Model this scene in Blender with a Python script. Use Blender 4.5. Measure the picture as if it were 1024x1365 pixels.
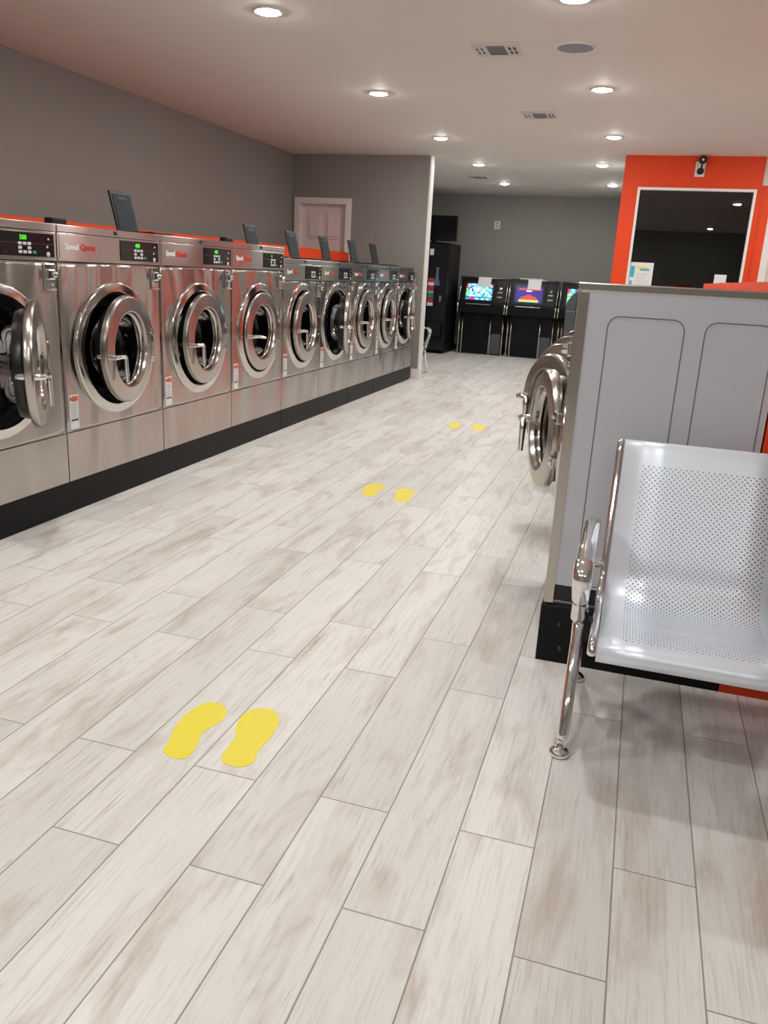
import bpy, bmesh, math, random
from mathutils import Vector, Matrix
random.seed(7)
PI = math.pi
for o in list(bpy.data.objects):
    bpy.data.objects.remove(o)
scn = bpy.context.scene
COL = scn.collection

# ------------------------------------------------------------------ camera
CAM_H = 1.3
yaw, pitch, roll = 0.28732, 0.28758, 0.05351
cy_, sy_ = math.cos(yaw), math.sin(yaw)
fwd = Vector((-sy_*math.cos(pitch), cy_*math.cos(pitch), -math.sin(pitch)))
rt = Vector((cy_, sy_, 0)); up = rt.cross(fwd)
rt2 = rt*math.cos(roll) + up*math.sin(roll)
up2 = -rt*math.sin(roll) + up*math.cos(roll)
cam = bpy.data.cameras.new('camera'); camo = bpy.data.objects.new('camera', cam); COL.objects.link(camo)
m = Matrix((rt2, up2, -fwd)).transposed().to_4x4(); m.translation = Vector((0, 0, CAM_H))
camo.matrix_world = m
cam.sensor_fit = 'VERTICAL'; cam.sensor_height = 24.0; cam.sensor_width = 18.0
cam.lens = 1082.97/1365*24.0
cam.clip_start = 0.02
scn.camera = camo

# ------------------------------------------------------------------ world, exposure
w = bpy.data.worlds.new('world'); scn.world = w; w.use_nodes = True
w.node_tree.nodes['Background'].inputs[0].default_value = (0.05, 0.05, 0.055, 1)
w.node_tree.nodes['Background'].inputs[1].default_value = 0.3
scn.view_settings.view_transform = 'Standard'
scn.view_settings.look = 'None'
scn.view_settings.gamma = 1
scn.view_settings.exposure = 0.0
LAMP = 375.0            # radiance of a downlight lens
scn.cycles.sample_clamp_indirect = 6.0
scn.cycles.max_bounces = 10
scn.cycles.transparent_max_bounces = 12

# ------------------------------------------------------------------ materials
def nt(name):
    mt = bpy.data.materials.new(name); mt.use_nodes = True
    return mt, mt.node_tree, mt.node_tree.nodes['Principled BSDF']
def pm(name, col, rough=0.5, metal=0.0, spec=0.5, emis=None, es=0.0, noise=0.0, nscale=8.0, bump=0.0, coat=0.0):
    mt, t, b = nt(name)
    b.inputs['Base Color'].default_value = (*col, 1)
    b.inputs['Roughness'].default_value = rough
    b.inputs['Metallic'].default_value = metal
    b.inputs['Specular IOR Level'].default_value = spec
    b.inputs['Coat Weight'].default_value = coat
    if emis:
        b.inputs['Emission Color'].default_value = (*emis, 1)
        b.inputs['Emission Strength'].default_value = es
    if noise > 0 or bump > 0:
        tc = t.nodes.new('ShaderNodeTexCoord')
        n = t.nodes.new('ShaderNodeTexNoise'); n.inputs['Scale'].default_value = nscale; n.inputs['Detail'].default_value = 4
        t.links.new(tc.outputs['Object'], n.inputs['Vector'])
        if noise > 0:
            mx = t.nodes.new('ShaderNodeMix'); mx.data_type = 'RGBA'
            mx.inputs['A'].default_value = (*[c*(1-noise) for c in col], 1)
            mx.inputs['B'].default_value = (*[min(1, c*(1+noise)) for c in col], 1)
            t.links.new(n.outputs['Fac'], mx.inputs['Factor'])
            t.links.new(mx.outputs['Result'], b.inputs['Base Color'])
        if bump > 0:
            bp = t.nodes.new('ShaderNodeBump'); bp.inputs['Strength'].default_value = 1; bp.inputs['Distance'].default_value = bump
            t.links.new(n.outputs['Fac'], bp.inputs['Height']); t.links.new(bp.outputs['Normal'], b.inputs['Normal'])
    return mt

def steel_mat(name, col, rough, wave=0.0, aniso=0.0, wscale=(1.3, 1.3, 0.8)):
    """brushed stainless sheet: long vertical highlights, slightly wavy"""
    mt, t, b = nt(name)
    b.inputs['Metallic'].default_value = 1
    b.inputs['Base Color'].default_value = (*col, 1)
    g = t.nodes.new('ShaderNodeNewGeometry')
    b.inputs['Roughness'].default_value = rough
    if aniso:
        b.inputs['Anisotropic'].default_value = aniso
        cx = t.nodes.new('ShaderNodeCombineXYZ'); cx.inputs[2].default_value = 1.0
        t.links.new(cx.outputs[0], b.inputs['Tangent'])
    if wave:
        mp2 = t.nodes.new('ShaderNodeMapping'); mp2.inputs['Scale'].default_value = wscale
        t.links.new(g.outputs['Position'], mp2.inputs['Vector'])
        n2 = t.nodes.new('ShaderNodeTexNoise'); n2.inputs['Scale'].default_value = 1.6; n2.inputs['Detail'].default_value = 0.5
        t.links.new(mp2.outputs['Vector'], n2.inputs['Vector'])
        bp = t.nodes.new('ShaderNodeBump'); bp.inputs['Strength'].default_value = 1; bp.inputs['Distance'].default_value = wave
        t.links.new(n2.outputs['Fac'], bp.inputs['Height']); t.links.new(bp.outputs['Normal'], b.inputs['Normal'])
    return mt

def glass_mat(name, tint, refl_rough=0.02, ior=1.5):
    mt = bpy.data.materials.new(name); mt.use_nodes = True; t = mt.node_tree
    t.nodes.clear()
    out = t.nodes.new('ShaderNodeOutputMaterial'); mx = t.nodes.new('ShaderNodeMixShader')
    tr = t.nodes.new('ShaderNodeBsdfTransparent'); tr.inputs[0].default_value = (*tint, 1)
    gl = t.nodes.new('ShaderNodeBsdfGlossy'); gl.inputs['Roughness'].default_value = refl_rough
    fr = t.nodes.new('ShaderNodeFresnel'); fr.inputs[0].default_value = ior
    t.links.new(fr.outputs[0], mx.inputs[0]); t.links.new(tr.outputs[0], mx.inputs[1]); t.links.new(gl.outputs[0], mx.inputs[2])
    t.links.new(mx.outputs[0], out.inputs[0])
    return mt

def floor_mat():
    mt, t, b = nt('floor_planks')
    N = t.nodes.new; L = t.links.new
    def M(op, a, bb=None, c=None):
        n = N('ShaderNodeMath'); n.operation = op
        for i, v in enumerate((a, bb, c)):
            if v is None: continue
            if isinstance(v, (int, float)): n.inputs[i].default_value = v
            else: L(v, n.inputs[i])
        return n.outputs[0]
    g = N('ShaderNodeNewGeometry'); s = N('ShaderNodeSeparateXYZ'); L(g.outputs['Position'], s.inputs[0])
    X, Y = s.outputs[0], s.outputs[1]
    cx = M('DIVIDE', M('ADD', X, 0.809), 0.1825)
    ci = M('FLOOR', cx); fx = M('SUBTRACT', cx, ci)
    odd = M('FLOORED_MODULO', ci, 2.0)
    ry = M('DIVIDE', M('SUBTRACT', Y, M('MULTIPLY_ADD', odd, 0.338, 1.346)), 1.022)
    ri = M('FLOOR', ry); fy = M('SUBTRACT', ry, ri)
    dx = M('MULTIPLY', M('MINIMUM', fx, M('SUBTRACT', 1.0, fx)), 0.1825)
    dy = M('MULTIPLY', M('MINIMUM', fy, M('SUBTRACT', 1.0, fy)), 1.022)
    d = M('MINIMUM', dx, dy)
    grout = N('ShaderNodeMapRange'); grout.inputs['From Min'].default_value = 0.0011; grout.inputs['From Max'].default_value = 0.0021
    grout.inputs['To Min'].default_value = 1; grout.inputs['To Max'].default_value = 0
    L(d, grout.inputs['Value'])
    cc = N('ShaderNodeCombineXYZ'); L(ci, cc.inputs[0]); L(ri, cc.inputs[1])
    wn = N('ShaderNodeTexWhiteNoise'); wn.noise_dimensions = '3D'; L(cc.outputs[0], wn.inputs['Vector'])
    ws = N('ShaderNodeSeparateColor'); L(wn.outputs['Color'], ws.inputs[0])
    def noise(sx, sy, detail, rough=0.55, off=0.0, dist=0.0):
        c = N('ShaderNodeCombineXYZ')
        L(M('MULTIPLY_ADD', X, sx, M('MULTIPLY', ws.outputs[0], 37.0+off)), c.inputs[0])
        L(M('MULTIPLY_ADD', Y, sy, M('MULTIPLY', ws.outputs[1], 53.0+off)), c.inputs[1])
        n = N('ShaderNodeTexNoise'); n.inputs['Scale'].default_value = 1; n.inputs['Detail'].default_value = detail
        n.inputs['Roughness'].default_value = rough; n.inputs['Distortion'].default_value = dist
        L(c.outputs[0], n.inputs['Vector']); return n.outputs['Fac']
    def ramp(v, a, bb, to0=0.0, to1=1.0):
        r = N('ShaderNodeMapRange'); r.inputs['From Min'].default_value = a; r.inputs['From Max'].default_value = bb
        r.inputs['To Min'].default_value = to0; r.inputs['To Max'].default_value = to1
        L(v, r.inputs['Value']); return r.outputs[0]
    def mix(f, a, bb):
        n = N('ShaderNodeMix'); n.data_type = 'RGBA'; L(f, n.inputs['Factor'])
        for k, v in (('A', a), ('B', bb)):
            if isinstance(v, tuple): n.inputs[k].default_value = (*v, 1)
            else: L(v, n.inputs[k])
        return n.outputs['Result']
    base = mix(ramp(ws.outputs[2], 0.1, 1.0), (0.78, 0.762, 0.728), (0.66, 0.640, 0.610))
    blotch = noise(8, 2.0, 5, 0.62, 0, 0.6)
    c1 = mix(ramp(blotch, 0.50, 0.70, 0, 0.75), base, (0.47, 0.385, 0.32))
    pale = noise(10, 1.2, 4, 0.6, 9.0)
    c2 = mix(ramp(pale, 0.50, 0.72, 0, 0.55), c1, (0.80, 0.785, 0.755))
    grain = noise(110, 4.5, 4, 0.65, 3.0, 0.6)
    c3 = mix(ramp(grain, 0.50, 0.80, 0, 0.60), c2, (0.38, 0.325, 0.28))
    streak = noise(46, 2.4, 6, 0.72, 21.0, 0.8)
    c4 = mix(ramp(streak, 0.62, 0.70, 0, 0.6), c3, (0.36, 0.265, 0.195))
    c5 = mix(grout.outputs[0], c4, (0.30, 0.27, 0.235))
    L(c5, b.inputs['Base Color'])
    L(ramp(grain, 0.3, 0.8, 0.30, 0.46), b.inputs['Roughness'])
    b.inputs['Specular IOR Level'].default_value = 0.45
    h = M('SUBTRACT', M('MULTIPLY', grain, 0.12), grout.outputs[0])
    bp = N('ShaderNodeBump'); bp.inputs['Distance'].default_value = 0.0012; bp.inputs['Strength'].default_value = 0.7
    L(h, bp.inputs['Height']); L(bp.outputs['Normal'], b.inputs['Normal'])
    return mt

def perforated_mat():
    mt, t, b = nt('perforated_silver')
    N = t.nodes.new; L = t.links.new
    b.inputs['Base Color'].default_value = (0.80, 0.86, 0.94, 1); b.inputs['Metallic'].default_value = 0.35
    b.inputs['Roughness'].default_value = 0.36
    def M(op, a, bb=None, c=None):
        n = N('ShaderNodeMath'); n.operation = op
        for i, v in enumerate((a, bb, c)):
            if v is None: continue
            if isinstance(v, (int, float)): n.inputs[i].default_value = v
            else: L(v, n.inputs[i])
        return n.outputs[0]
    uv = N('ShaderNodeUVMap'); s = N('ShaderNodeSeparateXYZ'); L(uv.outputs[0], s.inputs[0])
    U, V = s.outputs[0], s.outputs[1]
    A, B = 0.0158, 0.0165
    def lattice(ox, oy):
        fu = M('MULTIPLY', M('SUBTRACT', M('FRACT', M('DIVIDE', M('ADD', U, ox), A)), 0.5), A)
        fv = M('MULTIPLY', M('SUBTRACT', M('FRACT', M('DIVIDE', M('ADD', V, oy), B)), 0.5), B)
        return M('SQRT', M('ADD', M('MULTIPLY', fu, fu), M('MULTIPLY', fv, fv)))
    d = M('MINIMUM', lattice(0, 0), lattice(A/2, B/2))
    hole = M('LESS_THAN', d, 0.0023)
    ins = M('MULTIPLY', M('MULTIPLY', M('GREATER_THAN', U, 0.062), M('LESS_THAN', U, 0.438)),
            M('MULTIPLY', M('GREATER_THAN', V, 0.085), M('LESS_THAN', V, 0.86)))
    f = M('MULTIPLY', hole, ins)
    al = M('SUBTRACT', 1.0, f)
    L(al, b.inputs['Alpha'])
    return mt

MAT = {}
MAT['floor'] = floor_mat()
MAT['wall'] = pm('greige_wall', (0.285, 0.272, 0.250), 0.55, noise=0.03, nscale=3)
MAT['ceiling'] = pm('ceiling_paint', (0.78, 0.745, 0.70), 0.7, noise=0.02, nscale=2)
MAT['orange'] = pm('orange_paint', (0.80, 0.066, 0.012), 0.6, spec=0.3, noise=0.03, nscale=4)
MAT['white_trim'] = pm('white_trim', (0.82, 0.79, 0.76), 0.4)
MAT['door_white'] = pm('door_white', (0.82, 0.73, 0.70), 0.4)
MAT['steel'] = steel_mat('brushed_steel', (0.50, 0.465, 0.435), 0.19, wave=0.036, aniso=1.0, wscale=(2.6, 2.6, 1.1))
MAT['steel_flat'] = steel_mat('brushed_steel_flat', (0.50, 0.47, 0.44), 0.21, wave=0.008, aniso=1.0)
MAT['polished'] = pm('polished_steel', (0.64, 0.62, 0.59), 0.11, 1.0)
MAT['ring'] = steel_mat('door_ring_steel', (0.50, 0.465, 0.43), 0.22)
MAT['chrome'] = pm('chrome', (0.86, 0.86, 0.87), 0.06, 1.0)
MAT['rubber'] = pm('black_rubber', (0.008, 0.008, 0.010), 0.28)
MAT['drum'] = pm('drum_steel', (0.10, 0.10, 0.105), 0.25, 1.0)
MAT['drum_back'] = pm('drum_dark', (0.012, 0.012, 0.013), 0.3)
MAT['glass'] = glass_mat('door_glass', (0.42, 0.43, 0.45))
MAT['plinth'] = pm('black_plinth', (0.006, 0.006, 0.0065), 0.42, spec=0.18, noise=0.3, nscale=10)
MAT['display'] = pm('display_black', (0.010, 0.010, 0.012), 0.12)
MAT['line_red'] = pm('dull_red_line', (0.12, 0.02, 0.02), 0.4)
MAT['seam'] = pm('seam_dark', (0.015, 0.014, 0.013), 0.6)
MAT['button'] = pm('button_grey', (0.62, 0.64, 0.64), 0.4)
MAT['green'] = pm('green_button', (0.02, 0.30, 0.18), 0.4)
MAT['led'] = pm('green_led', (0.0, 0.1, 0.0), 0.4, emis=(0.10, 1.0, 0.03), es=1.1)
MAT['logo_white'] = pm('logo_white', (0.80, 0.79, 0.77), 0.3)
MAT['logo_red'] = pm('logo_red', (0.62, 0.05, 0.04), 0.3)
MAT['paper'] = pm('white_paper', (0.78, 0.78, 0.77), 0.6)
MAT['text'] = pm('print_grey', (0.35, 0.35, 0.36), 0.6)
MAT['black'] = pm('black_print', (0.012, 0.012, 0.013), 0.5)
MAT['orange_print'] = pm('orange_print', (0.75, 0.10, 0.03), 0.5)
MAT['plastic'] = pm('black_plastic', (0.009, 0.009, 0.011), 0.32, spec=0.35)
MAT['slate'] = pm('slate_lid', (0.022, 0.028, 0.034), 0.6, spec=0.2, noise=0.45, nscale=22)
MAT['side'] = pm('grey_enamel', (0.60, 0.605, 0.66), 0.34, 0.15)
MAT['side_seam'] = pm('emboss_line', (0.10, 0.10, 0.11), 0.5)
MAT['yellow'] = pm('yellow_vinyl', (0.86, 0.72, 0.045), 0.45, noise=0.05, nscale=30)
MAT['perf'] = perforated_mat()
MAT['silver'] = pm('silver_sheet_edge', (0.80, 0.83, 0.87), 0.34, 0.45)
MAT['vend'] = pm('gloss_black', (0.006, 0.006, 0.008), 0.12)
MAT['cab'] = pm('satin_black', (0.004, 0.004, 0.006), 0.4, spec=0.2)
MAT['grey_door'] = pm('grey_metal_door', (0.075, 0.085, 0.095), 0.4, 0.3)
MAT['nickel'] = pm('worn_nickel', (0.55, 0.52, 0.46), 0.25, 1.0, noise=0.3, nscale=60)
MAT['lens'] = pm('lamp_lens', (0.9, 0.9, 0.9), 0.5, emis=(1.0, 0.985, 0.96), es=LAMP)
MAT['lamp_trim'] = pm('lamp_trim', (0.72, 0.70, 0.68), 0.4)
MAT['vent'] = pm('vent_white', (0.66, 0.63, 0.60), 0.45)
MAT['vent_dark'] = pm('vent_dark', (0.06, 0.055, 0.05), 0.6)
MAT['speaker'] = pm('speaker_grille', (0.30, 0.285, 0.335), 0.6)
MAT['window_glass'] = glass_mat('office_glass', (0.30, 0.31, 0.31), 0.01, 1.9)
MAT['red'] = pm('red_print', (0.65, 0.03, 0.05), 0.5)
MAT['chair_dark'] = pm('chair_vinyl', (0.085, 0.092, 0.10), 0.4)
MAT['blue_print'] = pm('blue_print', (0.05, 0.42, 0.62), 0.5)
MAT['vend_blue'] = pm('vend_blue', (0.10, 0.17, 0.26), 0.35)
MAT['scr_navy'] = pm('screen_navy', (0, 0, 0), 0.3, emis=(0.035, 0.03, 0.30), es=1.0)
def scr(n, c, s=1.5): return pm('screen_'+n, (0, 0, 0), 0.3, emis=c, es=s)
SCR = [scr('cyan', (0.12, 0.75, 0.85)), scr('white', (0.75, 0.95, 1.0)), scr('green', (0.08, 0.6, 0.25)), scr('teal', (0.05, 0.35, 0.5)),
       scr('blue', (0.03, 0.08, 0.5)), scr('red', (0.75, 0.04, 0.06)), scr('lime', (0.5, 0.7, 0.05)), scr('pink', (0.8, 0.2, 0.5)), MAT['scr_navy']]

# ------------------------------------------------------------------ helpers
class MB:
    def __init__(s): s.bm = bmesh.new(); s.uv = None
    def box(s, x0, x1, y0, y1, z0, z1, mi=0, bev=0.0):
        r = bmesh.ops.create_cube(s.bm, size=1.0)
        vs = r['verts']
        for v in vs:
            v.co = Vector(((x0+x1)/2+v.co.x*(x1-x0), (y0+y1)/2+v.co.y*(y1-y0), (z0+z1)/2+v.co.z*(z1-z0)))
        fs = {f for v in vs for f in v.link_faces}
        for f in fs: f.material_index = mi
        if bev > 0:
            es = list({e for f in fs for e in f.edges})
            rr = bmesh.ops.bevel(s.bm, geom=es, offset=bev, segments=2, affect='EDGES', profile=0.6)
            for f in rr['faces']: f.material_index = mi
        return s
    def tube(s, pts, rad, seg=12, mi=0, cap=True, flat=None):
        """swept round (or flattened) tube along points; rad may be a list"""
        pts = [Vector(p) for p in pts]; n = len(pts)
        if not isinstance(rad, (list, tuple)): rad = [rad]*n
        rings = []; prev = None
        for i, p in enumerate(pts):
            t = (pts[min(i+1, n-1)]-pts[max(i-1, 0)]).normalized()
            if prev is None:
                a = Vector((1, 0, 0)) if abs(t.x) < 0.9 else Vector((0, 0, 1))
                u = (a - t*a.dot(t)).normalized()
            else:
                u = (prev - t*prev.dot(t)).normalized()
            prev = u; v = t.cross(u)
            fu, fv = (1, 1) if flat is None else flat
            rings.append([s.bm.verts.new(p + (u*math.cos(k*2*PI/seg)*fu + v*math.sin(k*2*PI/seg)*fv)*rad[i]) for k in range(seg)])
        for a, b in zip(rings, rings[1:]):
            for k in range(seg):
                f = s.bm.faces.new((a[k], a[(k+1) % seg], b[(k+1) % seg], b[k])); f.material_index = mi; f.smooth = True
        if cap:
            f = s.bm.faces.new(rings[0][::-1]); f.material_index = mi
            f = s.bm.faces.new(rings[-1]); f.material_index = mi
        return s
    def lathe(s, prof, c=(0, 0, 0), axis='Y', seg=64, mi=0, close=False):
        """revolve (radius, height) pairs about an axis through c"""
        c = Vector(c); rings = []
        for r, h in prof:
            ring = []
            if r < 1e-6:
                p = Vector((0, h, 0)) if axis == 'Y' else (Vector((0, 0, h)) if axis == 'Z' else Vector((h, 0, 0)))
                ring = [s.bm.verts.new(c+p)]
            else:
                for k in range(seg):
                    a = 2*PI*k/seg; ca, sa = r*math.cos(a), r*math.sin(a)
                    p = {'Y': (ca, h, sa), 'Z': (ca, sa, h), 'X': (h, ca, sa)}[axis]
                    ring.append(s.bm.verts.new(c+Vector(p)))
            rings.append(ring)
        if close: rings.append(rings[0])
        for a, b in zip(rings, rings[1:]):
            for k in range(seg):
                k2 = (k+1) % seg
                if len(a) == 1 and len(b) == 1: continue
                if len(a) == 1: vs = (a[0], b[k2], b[k])
                elif len(b) == 1: vs = (a[k], a[k2], b[0])
                else: vs = (a[k], a[k2], b[k2], b[k])
                try:
                    f = s.bm.faces.new(vs); f.material_index = mi; f.smooth = True
                except ValueError: pass
        return s
    def poly(s, pts, thick, mi=0):
        """extrude a planar outline by the vector thick"""
        th = Vector(thick); a = [s.bm.verts.new(Vector(p)) for p in pts]; b = [s.bm.verts.new(Vector(p)+th) for p in pts]
        n = len(a)
        fs = [s.bm.faces.new(a), s.bm.faces.new(b[::-1])] + [s.bm.faces.new((a[k], b[k], b[(k+1) % n], a[(k+1) % n])) for k in range(n)]
        for f in fs: f.material_index = mi
        return s
    def rrect_line(s, x0, x1, z0, z1, rad, wd, y, th, mi=0):
        """thin rounded-rectangle outline strip on a plane of constant y"""
        def ring(g):
            out = []
            for cx, cz, a0 in ((x1-rad, z1-rad, 0), (x0+rad, z1-rad, 90), (x0+rad, z0+rad, 180), (x1-rad, z0+rad, 270)):
                for k in range(7):
                    a = math.radians(a0+k*15); out.append((cx+(rad+g)*math.cos(a), cz+(rad+g)*math.sin(a)))
            return out
        o, i = ring(wd/2), ring(-wd/2); n = len(o)
        vo = [s.bm.verts.new((p[0], y-th, p[1])) for p in o]; vi = [s.bm.verts.new((p[0], y-th, p[1])) for p in i]
        vo2 = [s.bm.verts.new((p[0], y, p[1])) for p in o]; vi2 = [s.bm.verts.new((p[0], y, p[1])) for p in i]
        for k in range(n):
            k2 = (k+1) % n
            for q in ((vo[k], vo[k2], vi[k2], vi[k]), (vo[k], vo2[k], vo2[k2], vo[k2]), (vi[k], vi[k2], vi2[k2], vi2[k])):
                f = s.bm.faces.new(q); f.material_index = mi
        return s
    def build(s, name, mats, parent=None, smooth_angle=None, loc=None, rot=None, recalc=True):
        if recalc: bmesh.ops.recalc_face_normals(s.bm, faces=s.bm.faces[:])
        me = bpy.data.meshes.new(name); s.bm.to_mesh(me); s.bm.free()
        if not isinstance(mats, (list, tuple)): mats = [mats]
        for mm in mats: me.materials.append(MAT[mm] if isinstance(mm, str) else mm)
        if smooth_angle is not None:
            for p in me.polygons: p.use_smooth = True
            me.set_sharp_from_angle(angle=math.radians(smooth_angle))
        o = bpy.data.objects.new(name, me); COL.objects.link(o)
        if parent: o.parent = parent
        if loc: o.location = loc
        if rot: o.rotation_euler = rot
        return o

def thing(name, label, cat, loc=(0, 0, 0), rz=0.0, group=None):
    o = bpy.data.objects.new(name, None); COL.objects.link(o)
    o.location = loc; o.rotation_euler = (0, 0, rz); o.empty_display_size = 0.1
    return tag(o, label, cat, group)
def tag(o, label, cat, group=None):
    o['label'] = label; o['category'] = cat
    if group: o['group'] = group
    return o
def struct(o): o['kind'] = 'structure'; return o
def lab(o, label): o['label'] = label; return o
def copy_tree(o, parent=None):
    c = o.copy(); COL.objects.link(c); c.parent = parent
    for ch in list(o.children): copy_tree(ch, c)
    return c
def text_obj(name, s, size, mat, parent, loc, rot=(PI/2, 0, 0), depth=0.0012, align='LEFT', bold=0.0):
    cu = bpy.data.curves.new('lettering', 'FONT'); cu.body = s; cu.size = size; cu.extrude = depth; cu.align_x = align
    cu.offset = bold; cu.resolution_u = 3
    to = bpy.data.objects.new('lettering', cu); COL.objects.link(to)
    bpy.context.view_layer.update()
    dg = bpy.context.evaluated_depsgraph_get()
    me = bpy.data.meshes.new_from_object(to.evaluated_get(dg)); me.name = name
    bpy.data.objects.remove(to)
    me.materials.clear(); me.materials.append(MAT[mat])
    o = bpy.data.objects.new(name, me); COL.objects.link(o); o.parent = parent; o.location = loc; o.rotation_euler = rot
    return o
def smooth_pts(pts, n=6, closed=False):
    pts = [Vector(p) for p in pts]; out = []; N_ = len(pts)
    rng = range(N_ if closed else N_-1)
    for i in rng:
        if closed: p0, p1, p2, p3 = pts[(i-1) % N_], pts[i], pts[(i+1) % N_], pts[(i+2) % N_]
        else: p0, p1, p2, p3 = pts[max(i-1, 0)], pts[i], pts[i+1], pts[min(i+2, N_-1)]
        for k in range(n):
            t = k/n
            out.append(0.5*((2*p1)+(-p0+p2)*t+(2*p0-5*p1+4*p2-p3)*t*t+(-p0+3*p1-3*p2+p3)*t**3))
    if not closed: out.append(pts[-1])
    return out

# ------------------------------------------------------------------ the room
XL, XR, YF, YB, ZC = -4.46, 2.7, -3.2, 14.85, 2.66
struct(MB().box(XL-0.2, XR+0.2, YF-0.2, YB+0.2, -0.12, 0).build('floor', 'floor'))
struct(MB().box(XL-0.2, XR+0.2, YF-0.2, YB+0.2, ZC, ZC+0.12).build('ceiling', 'ceiling'))
struct(MB().box(XL-0.2, XL, YF, YB, 0, ZC).build('wall_left', 'wall'))
struct(MB().box(XR, XR+0.2, YF, YB, 0, ZC).build('wall_right', 'wall'))
struct(MB().box(XL, XR, YB, YB+0.2, 0, ZC).build('wall_back', 'wall'))
struct(MB().box(XL, XR, YF-0.2, YF, 0, ZC).build('wall_front', 'wall'))
# partition between washer alcove and the back room, with a doorway
PY0, PY1 = 10.22, 10.36
pb = MB()
pb.box(XL, -4.36, PY0, PY1, 0, ZC); pb.box(-3.72, -2.675, PY0, PY1, 0, ZC); pb.box(-4.36, -3.72, PY0, PY1, 2.09, ZC)
struct(pb.build('wall_partition', 'wall'))
struct(MB().box(-2.675, -2.655, PY0-0.006, PY1+0.006, 0, ZC, bev=0.003).build('trim_1', 'white_trim'))
struct(MB().box(-2.76, -2.645, PY0-0.018, PY0-0.006, 0, 0.12, bev=0.003).build('baseboard_partition', 'white_trim'))
struct(MB().box(XL, -0.52, YB-0.015, YB, 0, 0.10, bev=0.003).build('baseboard_back', 'plinth'))
# six panel door in the partition
d1 = MB()
d1.box(-4.425, -4.35, PY0-0.02, PY0, 0, 2.15, bev=0.004); d1.box(-3.73, -3.655, PY0-0.02, PY0, 0, 2.15, bev=0.004); d1.box(-4.35, -3.73, PY0-0.02, PY0, 2.075, 2.15, bev=0.004)
d1.box(-4.36, -4.345, PY0, PY1, 0, 2.09); d1.box(-3.735, -3.72, PY0, PY1, 0, 2.09); d1.box(-4.345, -3.735, PY0, PY1, 2.075, 2.09)
door1 = struct(d1.build('door_1', 'white_trim'))
lf = MB(); lf.box(-4.345, -3.735, PY0+0.06, PY0+0.095, 0.01, 2.075)
for x0 in (-4.265, -4.015):
    for z0, z1 in ((1.66, 1.97), (0.98, 1.57), (0.2, 0.86)):
        lf.box(x0, x0+0.20, PY0+0.052, PY0+0.06, z0, z1, bev=0.006)
        lf.box(x0+0.025, x0+0.175, PY0+0.044, PY0+0.053, z0+0.03, z1-0.03, bev=0.007)
leaf = lf.build('door_leaf', 'door_white', door1)
MB().lathe([(0, -0.06), (0.02, -0.058), (0.027, -0.045), (0.02, -0.03), (0.009, -0.022), (0.009, 0), (0.026, 0)], (-3.79, PY0+0.06, 0.98), seg=24).build('door_knob', 'nickel', leaf)
# orange service walls behind the washers
struct(MB().box(-4.26, -3.66, 1.6, PY0, 0, 1.505).build('wall_service_left', 'orange'))  # unseen top widened to bounce red light onto wall and ceiling
struct(MB().box(0.41, 0.62, 2.70, 6.82, 0, 1.335).build('wall_service_right', 'orange'))
# office at the back right
OY = 10.0
wx0, wx1, wz0, wz1 = -0.235, 0.985, 0.95, 2.335
ob = MB()
ob.box(-0.402, wx0, OY, OY+0.12, 0, ZC); ob.box(wx1, 1.03, OY, OY+0.12, 0, ZC)
ob.box(wx0, wx1, OY, OY+0.12, 0, wz0); ob.box(wx0, wx1, OY, OY+0.12, wz1, ZC)
struct(ob.build('wall_office', 'orange'))
struct(MB().box(-0.402, -0.30, OY+0.12, YB, 0, ZC).build('wall_office_side', 'wall'))
o2 = MB(); o2.box(1.03, 1.20, OY+0.03, OY+0.15, 0, 2.38); o2.box(1.79, XR, OY+0.03, OY+0.15, 0, 2.38); o2.box(1.20, 1.79, OY+0.03, OY+0.15, 2.1, 2.38)
o2.box(1.03, XR, OY+0.03, OY+0.15, 2.38, ZC, mi=1)
struct(o2.build('wall_office_right', ['orange', 'ceiling']))
wf = MB(); fw = 0.028
wf.box(wx0, wx0+fw, OY-0.02, OY+0.12, wz0, wz1, bev=0.003); wf.box(wx1-fw, wx1, OY-0.02, OY+0.12, wz0, wz1, bev=0.003)
wf.box(wx0+fw, wx1-fw, OY-0.02, OY+0.12, wz0, wz0+fw, bev=0.003); wf.box(wx0+fw, wx1-fw, OY-0.02, OY+0.12, wz1-fw, wz1, bev=0.003)
win = struct(wf.build('window_1', 'white_trim'))
MB().box(wx0+fw, wx1-fw, OY+0.02, OY+0.026, wz0+fw, wz1-fw).build('window_pane', 'window_glass', win)
d2 = MB()
d2.box(1.14, 1.215, OY+0.005, OY+0.03, 0, 2.17, bev=0.003); d2.box(1.775, 1.85, OY+0.005, OY+0.03, 0, 2.17, bev=0.003); d2.box(1.215, 1.775, OY+0.005, OY+0.03, 2.095, 2.17, bev=0.003)
door2 = struct(d2.build('door_2', 'white_trim'))
MB().box(1.205, 1.785, OY+0.06, OY+0.10, 0.01, 2.095).build('door_leaf', 'door_white', door2)

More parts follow.
